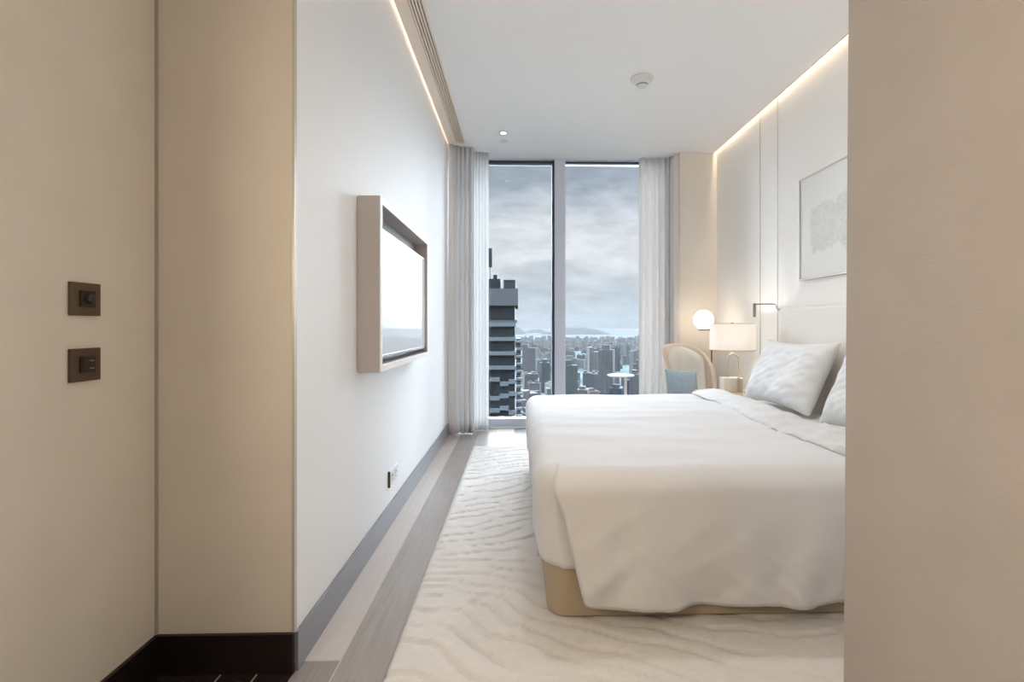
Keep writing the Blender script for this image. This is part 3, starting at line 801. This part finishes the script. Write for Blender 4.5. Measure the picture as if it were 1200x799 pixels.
# ------------------------------------------------------------------ small round table by the glass
tx, tyy, tz = 1.075, 5.02, .645
tb = thing('side_table', 'small round white side table in front of the right window pane', 'side table', (tx, tyy, 0))
MB().lathe([(0, -.006), (.125, -.006), (.139, -.003), (.142, .004), (.139, .010), (.13, .012), (0, .012)], (tx, tyy, tz), 48).build('top', M['table_white'], tb, smooth=40)
MB().lathe([(0, .01), (.018, .01), (.014, tz-.02), (.02, tz-.006), (0, tz-.006)], (tx+.055, tyy+.01, 0), 20).build('stem', M['table_white'], tb, smooth=40)
MB().lathe([(0, 0), (.13, 0), (.13, .008), (.03, .016), (0, .016)], (tx+.02, tyy, 0), 40).build('base', M['table_white'], tb, smooth=40)

# ------------------------------------------------------------------ reading lamp and picture on the cream wall
rl = thing('reading_lamp', 'brushed metal swing arm reading lamp on the wall beside the headboard', 'lamp', (XR, 4.0, 1.33))
ly_, lzz = 4.02, 1.355
pts = [(XR-.006, ly_, lzz-.045), (XR-.02, ly_, lzz-.045), (XR-.032, ly_, lzz-.035), (XR-.034, ly_, lzz-.012), (XR-.042, ly_+.01, lzz+.0), (XR-.06, ly_+.02, lzz+.004), (XR-.19, ly_+.07, lzz+.004)]
MB().tube(pts, .006, 10).build('arm', M['steel'], rl, smooth=True)
MB().lathe([(0, .0), (.026, .0), (.026, .008), (0, .008)], (XR-.008, ly_, lzz-.045), 24, Matrix.Rotation(R(90), 4, 'Y')).build('wall_mount', M['white_plastic'], rl, smooth=30)
MB().lathe([(0, -.108), (.010, -.108), (.0125, -.10), (.0125, .008), (.010, .012), (0, .012)], (XR-.19, ly_+.07, lzz), 20).build('lamp_head', M['steel'], rl, smooth=30)

py0, py1, pz0, pz1 = 2.50, 3.70, 1.525, 2.315
pc = thing('framed_picture', 'large framed pencil sketch hanging above the headboard', 'picture', (XR, (py0+py1)/2, (pz0+pz1)/2))
fr_ = MB(); t2 = .012
for a, b_ in (((py0, pz0), (py1, pz0+t2)), ((py0, pz1-t2), (py1, pz1)), ((py0, pz0+t2), (py0+t2, pz1-t2)), ((py1-t2, pz0+t2), (py1, pz1-t2))):
    fr_.box((XR-.032, a[0], a[1]), (XR-.001, b_[0], b_[1]), .001, 1)
fr_.build('frame', M['frame_wood'], pc)
MB().box((XR-.024, py0+t2, pz0+t2), (XR-.002, py1-t2, pz1-t2)).build('mat_board', M['mat_board'], pc)
MB().box((XR-.0255, py0+.10, pz0+.10), (XR-.024, py1-.10, pz1-.10)).build('print', M['art'], pc)

# ------------------------------------------------------------------ the city outside, as far below as it is
GZ = -185.
struct('ground', MB().box((-4000, 150, GZ-2), (6000, 5750, GZ)), M['ground'], 'low city ground far below the window', 'ground')
struct('sea', MB().box((-30000, 5750, GZ-12), (30000, 40000, GZ-4)), M['sea'], 'pale grey sea beyond the city', 'sea')

def island(name, x0, x1, D, h, label, seed, peak=.4):
    rows = []; nx_, ny2 = 48, 12
    for j in range(ny2+1):
        v_ = -1+2*j/ny2; row = []
        for i in range(nx_+1):
            u_ = i/nx_; x = x0+(x1-x0)*u_
            e = max(0, math.sin(PI*u_**(math.log(.5)/math.log(peak))))**.7
            z = h*e*math.sqrt(max(0, 1-v_*v_))*(1+.28*n3(u_*7+seed, v_*2, seed)) 
            row.append((x, D+v_*(x1-x0)*.25, GZ-6+max(0, z)))
        rows.append(row)
    mb = MB(); mb.grid(rows)
    return tag(mb.build(name, M['island'], smooth=True, loc=((x0+x1)/2, D, GZ-6)), label, 'island')
island('island', 520, 2080, 11000, 150, 'larger hazy island on the sea behind the mullion', 1.2, .52)
island('island', 60, 780, 13200, 105, 'smaller hazy island seen through the left pane beside the mullion', 3.7, .6)
island('island', -900, 190, 11500, 190, 'hazy headland just beyond the dark tower', 9.2, .6)

# dark glass tower at the left
TD = 118.
tw = thing('tower', 'tall dark glass tower with slate floor bands behind the left pane', 'building', (-14, TD+12, GZ))
tx1 = -.75; tx0 = -27.
roof = H + (382-341)*TD/560
m = MB(); m.box((tx0+.4, TD+.5, GZ), (tx1-.25, TD+24, roof-3)); m.build('glass_core', M['tower_glass'], tw)
m = MB(); m.box((tx0, TD-.2, roof-3.6), (tx1+.55, TD+24.5, roof+.6)); m.box((tx0+.2, TD, roof-7.8), (tx1+.35, TD+.5, roof-7.2)); m.build('crown', M['tower_top'], tw)
m = MB(); fh = 3.55; rnd = random.Random(4)
nfl = int((roof-4+60)/fh)
for k in range(1, nfl):
    zf = roof-5.2-k*fh
    low = k >= 5
    xs = [tx0, tx0+6.5, tx0+13, -15.6, -12.5, -9.8, -7.2, -4.7, -2.5, tx1]
    for q, (a, b_) in enumerate(zip(xs, xs[1:])):
        st = (.55*((q+k) % 3) - .5) if low else 0.
        hh = .95 if not low else 1.05
        m.box((a, TD, zf+st), (b_, TD+.6, zf+st+hh))
    m.box((tx1-.3, TD+.6, zf), (tx1, TD+24, zf+.9))
m.build('floor_bands', M['tower_band'], tw)
m = MB(); m.box((-7.6, TD+2, roof), (-4.6, TD+8, roof+3.2)); m.box((-3.8, TD+1.5, roof+.4), (tx1-.1, TD+9, roof+2.9)); m.box((-6.4, TD+2, roof+3.2), (-5.4, TD+4, roof+4.2)); m.build('plant_room', M['tower_glass'], tw)
m = MB()
for k in range(7): m.box((-3.6+k*.42, TD+1.2, roof), (-3.5+k*.42, TD+1.3, roof+2.2))
m.build('roof_rail', M['tower_band'], tw)
m = MB(); m.box((-7.35, TD+3, roof+3), (-7.2, TD+3.2, roof+6.5)); m.box((-9.6, TD+2.8, roof+6.2), (-6.75, TD+3.3, roof+11.)); m.build('roof_sign', M['tower_glass'], tw)
# balconied tower just behind it
bt = thing('tower', 'grey balconied tower peeping out behind the dark glass tower', 'building', (-1, 240, GZ))
bz = H - 15*210/560
m = MB(); m.box((-14, 214, GZ), (.9, 234, bz)); m.build('block', M['balcony'], bt)
for k in range(34):
    zz = bz-1.2-k*3.3
    MB().box((-1.4, 211.2, zz-.6), (1.45, 213.99, zz+.35)).build('balcony', M['tower_band'], bt)

rnd = random.Random(23)
KINDS = [('pale', 'pale apartment tower in the hazy city below the window'),
         ('grey', 'grey slab building in the hazy city below the window'),
         ('pink', 'pinkish apartment block in the hazy city below the window'),
         ('blue', 'blue glass high-rise in the hazy city below the window'),
         ('green', 'green-grey block in the hazy city below the window')]
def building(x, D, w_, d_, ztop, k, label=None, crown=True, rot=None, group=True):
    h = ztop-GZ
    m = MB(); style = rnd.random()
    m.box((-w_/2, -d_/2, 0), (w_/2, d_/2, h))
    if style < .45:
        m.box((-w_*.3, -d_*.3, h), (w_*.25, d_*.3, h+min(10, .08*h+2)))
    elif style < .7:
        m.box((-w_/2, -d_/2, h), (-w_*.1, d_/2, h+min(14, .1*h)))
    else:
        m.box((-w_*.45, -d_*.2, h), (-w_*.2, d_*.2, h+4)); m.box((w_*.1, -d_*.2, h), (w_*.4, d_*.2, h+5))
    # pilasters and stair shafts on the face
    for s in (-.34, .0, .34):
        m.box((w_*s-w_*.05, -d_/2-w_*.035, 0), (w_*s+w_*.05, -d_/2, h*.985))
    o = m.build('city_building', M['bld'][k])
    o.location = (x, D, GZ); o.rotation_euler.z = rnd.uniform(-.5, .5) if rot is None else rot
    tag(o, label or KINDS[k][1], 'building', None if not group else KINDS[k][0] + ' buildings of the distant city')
    return o
placed = [(-40+110*a/12., 700+60*math.sin(a/4.)+40*a/12., 14) for a in range(13)]
def free(x, D, r):
    return all((x-a)**2 + (D-b)**2 > (r+c)**2 for a, b, c in placed)
tries = 0; count = 0
while count < 290 and tries < 20000:
    tries += 1
    q = rnd.random(); D = 620 + 3400*q**1.2
    px = rnd.uniform(-75, 215); x = px*D/560
    wide = rnd.uniform(20, 46); deep = rnd.uniform(16, 32)
    top_y = max(21+rnd.random()*10, rnd.gauss(62, 20) * (900/D)**.42)
    if px < 45 and D < 1300: top_y = max(top_y, 52 + 40*rnd.random())
    ztop = -top_y*D/560
    if ztop < GZ+22: ztop = GZ+rnd.uniform(18, 50)
    if ztop > GZ+150: ztop = GZ+rnd.uniform(70, 150)
    if D < 900 and ztop > -.15*D: ztop = -.15*D - rnd.uniform(0, 30)
    if ztop < GZ+15: continue
    r = .5*math.hypot(wide, deep)+1
    if not free(x, D, r): continue
    placed.append((x, D, r)); count += 1
    k = rnd.choices((0, 1, 2, 3, 4), (.26, .24, .22, .16, .12) if px < 45 else (.16, .26, .10, .32, .16))[0]
    building(x, D, wide, deep, ztop, k)
# the uncountable far town
m = MB()
for k in range(1500):
    D = 3600 + 2050*rnd.random(); x = rnd.uniform(-110, 260)*D/560
    w_ = rnd.uniform(16, 48); h = rnd.choice((14, 20, 28, 40, 60, 75))*rnd.uniform(.7, 1.1)
    if not free(x, D, w_*.72): continue
    m.box((x-w_/2, D-w_/2, GZ), (x+w_/2, D+w_/2, GZ+h))
o = m.build('city_blocks', M['far_city'], loc=(0, 4000, GZ)); tag(o, 'dense far town blocks along the shore', 'city blocks', kind='stuff')
# viaduct and court among the blocks
m = MB(); rows = []
for k in range(40):
    a = k/39; x = -40+110*a; yv = 700+60*math.sin(a*3)+40*a; rows.append([(x, yv-9, GZ+28), (x, yv+9, GZ+28)])
m.grid(rows)
for k in range(0, 40, 5): m.box((rows[k][0][0]-1.5, rows[k][0][1]+6, GZ), (rows[k][0][0]+1.5, rows[k][0][1]+9, GZ+27.5))
o = m.build('viaduct', M['road'], loc=(0, 700, GZ)); sm = o.modifiers.new('t', 'SOLIDIFY'); sm.thickness = 2
tag(o, 'curved grey viaduct at the foot of the left pane', 'viaduct')

# haze over the city and the sea
m, nt, out = new_mat('sea haze')
vs = N(nt, 'ShaderNodeVolumeScatter'); vs.inputs['Color'].default_value = (.90, .97, 1.0, 1); vs.inputs['Density'].default_value = .034e-4
va = N(nt, 'ShaderNodeVolumeAbsorption'); va.inputs['Color'].default_value = (0, 0, 0, 1); va.inputs['Density'].default_value = .95e-4
ad = N(nt, 'ShaderNodeAddShader'); nt.links.new(vs.outputs[0], ad.inputs[0]); nt.links.new(va.outputs[0], ad.inputs[1])
nt.links.new(ad.outputs[0], out.inputs['Volume'])
hz = MB().box((-14000, 160, GZ-30), (14000, 15000, 260)).build('outside_haze', m); tag(hz, 'pale haze lying over the city and the sea', 'haze', kind='stuff')

# ------------------------------------------------------------------ sky
W = bpy.data.worlds.new('overcast sky'); bpy.context.scene.world = W; W.use_nodes = True
nt = W.node_tree; nt.nodes.clear(); L = nt.links.new
out = nt.nodes.new('ShaderNodeOutputWorld'); bg = nt.nodes.new('ShaderNodeBackground')
tc = N(nt, 'ShaderNodeTexCoord'); sp = N(nt, 'ShaderNodeSeparateXYZ'); L(tc.outputs['Generated'], sp.inputs[0])
mp = N(nt, 'ShaderNodeMapping'); mp.inputs['Scale'].default_value = (7, 7, 15); mp.inputs['Location'].default_value = (.35, .2, .6); L(tc.outputs['Generated'], mp.inputs[0])
nz = N(nt, 'ShaderNodeTexNoise'); nz.inputs['Scale'].default_value = 1; nz.inputs['Detail'].default_value = 7; nz.inputs['Roughness'].default_value = .52; L(mp.outputs[0], nz.inputs['Vector'])
mp2 = N(nt, 'ShaderNodeMapping'); mp2.inputs['Scale'].default_value = (14, 14, 46); mp2.inputs['Location'].default_value = (4.1, 1.7, .2); L(tc.outputs['Generated'], mp2.inputs[0])
nz2 = N(nt, 'ShaderNodeTexNoise'); nz2.inputs['Scale'].default_value = 1; nz2.inputs['Detail'].default_value = 6; nz2.inputs['Roughness'].default_value = .5; L(mp2.outputs[0], nz2.inputs['Vector'])
zz = math_n(nt, 'ADD', sp.outputs[2], math_n(nt, 'MULTIPLY', math_n(nt, 'SUBTRACT', nz.outputs['Fac'], .5), .20))
rp = N(nt, 'ShaderNodeValToRGB'); cr = rp.color_ramp
stops = [(0.0, (192, 202, 209)), (.045, (190, 200, 208)), (.09, (205, 210, 215)), (.14, (226, 227, 229)), (.20, (222, 223, 226)), (.235, (196, 202, 210)), (.28, (160, 170, 181)), (.36, (150, 161, 173)), (.5, (196, 202, 210))]
cr.elements[0].position, cr.elements[0].color = stops[0][0], srgb(*stops[0][1])
cr.elements[1].position, cr.elements[1].color = stops[-1][0], srgb(*stops[-1][1])
for p_, c_ in stops[1:-1]:
    e = cr.elements.new(p_); e.color = srgb(*c_)
L(zz, rp.inputs[0])
mr = N(nt, 'ShaderNodeMapRange'); mr.inputs['From Min'].default_value = .32; mr.inputs['From Max'].default_value = .68; mr.inputs['To Min'].default_value = .84; mr.inputs['To Max'].default_value = 1.12
L(nz2.outputs['Fac'], mr.inputs['Value'])
# the overcast grows brighter towards the zenith
up = N(nt, 'ShaderNodeMapRange', interpolation_type='SMOOTHSTEP'); up.inputs['From Min'].default_value = .42; up.inputs['From Max'].default_value = .85; up.inputs['To Min'].default_value = 1.; up.inputs['To Max'].default_value = 36
L(sp.outputs[2], up.inputs['Value'])
up.name = 'zenith'
sd_ = N(nt, 'ShaderNodeMapRange', interpolation_type='SMOOTHSTEP'); sd_.inputs['From Min'].default_value = .37; sd_.inputs['From Max'].default_value = .7; sd_.inputs['To Min'].default_value = 1.; sd_.inputs['To Max'].default_value = 21.
L(math_n(nt, 'ABSOLUTE', sp.outputs[0]), sd_.inputs['Value']); sd_.name = 'sides'
vm = N(nt, 'ShaderNodeVectorMath', operation='SCALE'); L(rp.outputs[0], vm.inputs[0]); L(math_n(nt, 'MULTIPLY', math_n(nt, 'MULTIPLY', mr.outputs[0], up.outputs[0]), sd_.outputs[0]), vm.inputs['Scale'])
L(vm.outputs[0], bg.inputs[0]); bg.inputs[1].default_value = .89
L(bg.outputs[0], out.inputs[0])

# ------------------------------------------------------------------ lights
def lamp_obj(name, kind, loc, energy, col, rot=(0, 0, 0), **kw):
    l = bpy.data.lights.new(name, kind); l.energy = energy; l.color = col
    for k, v in kw.items(): setattr(l, k, v)
    o = bpy.data.objects.new(name, l); C.objects.link(o); o.location = loc; o.rotation_euler = rot
    return o
def aim(o, d): o.rotation_euler = Vector(d).to_track_quat('-Z', 'Y').to_euler()
# veiled sun behind the cloud deck, high to the right
s = lamp_obj('veiled_sun', 'SUN', (40, 60, 60), 7.6, (.80, .90, 1.0), angle=R(80)); aim(s, (-.42, -1, -.62))
WARM = (1.0, .89, .77); NEUT = (1.0, .985, .97)
lamp_obj('cove_light_right', 'AREA', (2.213, 3.36, CZ+.165), 11, (1., .80, .60), (0, 0, 0), shape='RECTANGLE', size=.025, size_y=3.9)
lamp_obj('cove_light_left', 'AREA', (-.7535, 3.25, CZ+.10), 9, (1., .80, .60), (0, 0, 0), shape='RECTANGLE', size=.011, size_y=3.7)
# downlights added over the bed, out of the frame, to brighten it
for i, (x, y) in enumerate(((.35, 2.65), (1.4, 2.65))):
    lamp_obj('added_bedroom_spot', 'SPOT', (x, y, CZ-.02), 36, NEUT, (0, 0, 0), spot_size=R(130), spot_blend=.9, shadow_soft_size=.1)
lamp_obj('window_spot', 'SPOT', (-.155, 4.83, CZ-.02), 8, NEUT, (0, 0, 0), spot_size=R(110), spot_blend=.8, shadow_soft_size=.04)
# added unseen hall lights: a downlight behind the camera, lights on both side walls
lamp_obj('added_hall_spot', 'SPOT', (-.4, -.7, 2.67), 36, WARM, (0, 0, 0), spot_size=R(150), spot_blend=.9, shadow_soft_size=.1)
aim(lamp_obj('added_hall_light_opposite', 'AREA', (-1.196, .2, 1.5), 26, (1., .82, .62), shape='DISK', size=.29), (1, -.1, 0))
aim(lamp_obj('added_hall_light', 'AREA', (.845, .55, 1.45), 6, (1., .88, .72), shape='DISK', size=.29), (-1, 0, 0))

# ------------------------------------------------------------------ camera and view
F = 560.; EPS = 14.
cam = bpy.data.cameras.new('camera'); co = bpy.data.objects.new('camera', cam); C.objects.link(co)
cam.sensor_width = 36; cam.sensor_fit = 'HORIZONTAL'; cam.lens = 36*F/1200
co.location = (0, 0, H); co.rotation_euler = (R(90), 0, -math.atan(EPS/F))
cam.shift_x = -(608+EPS-600)/1200; cam.shift_y = -(399.5-382)/1200
cam.clip_end = 60000; cam.clip_start = .05
sc = bpy.context.scene; sc.camera = co
sc.view_settings.view_transform = 'Standard'; sc.view_settings.look = 'None'; sc.view_settings.gamma = 1; sc.view_settings.exposure = .31
sc.view_settings.use_curve_mapping = False
sc.cycles.use_denoising = True
sc.cycles.max_bounces = 10; sc.cycles.diffuse_bounces = 6; sc.cycles.glossy_bounces = 4; sc.cycles.transparent_max_bounces = 12
sc.cycles.sample_clamp_indirect = 6
sc.cycles.caustics_reflective = False; sc.cycles.caustics_refractive = False
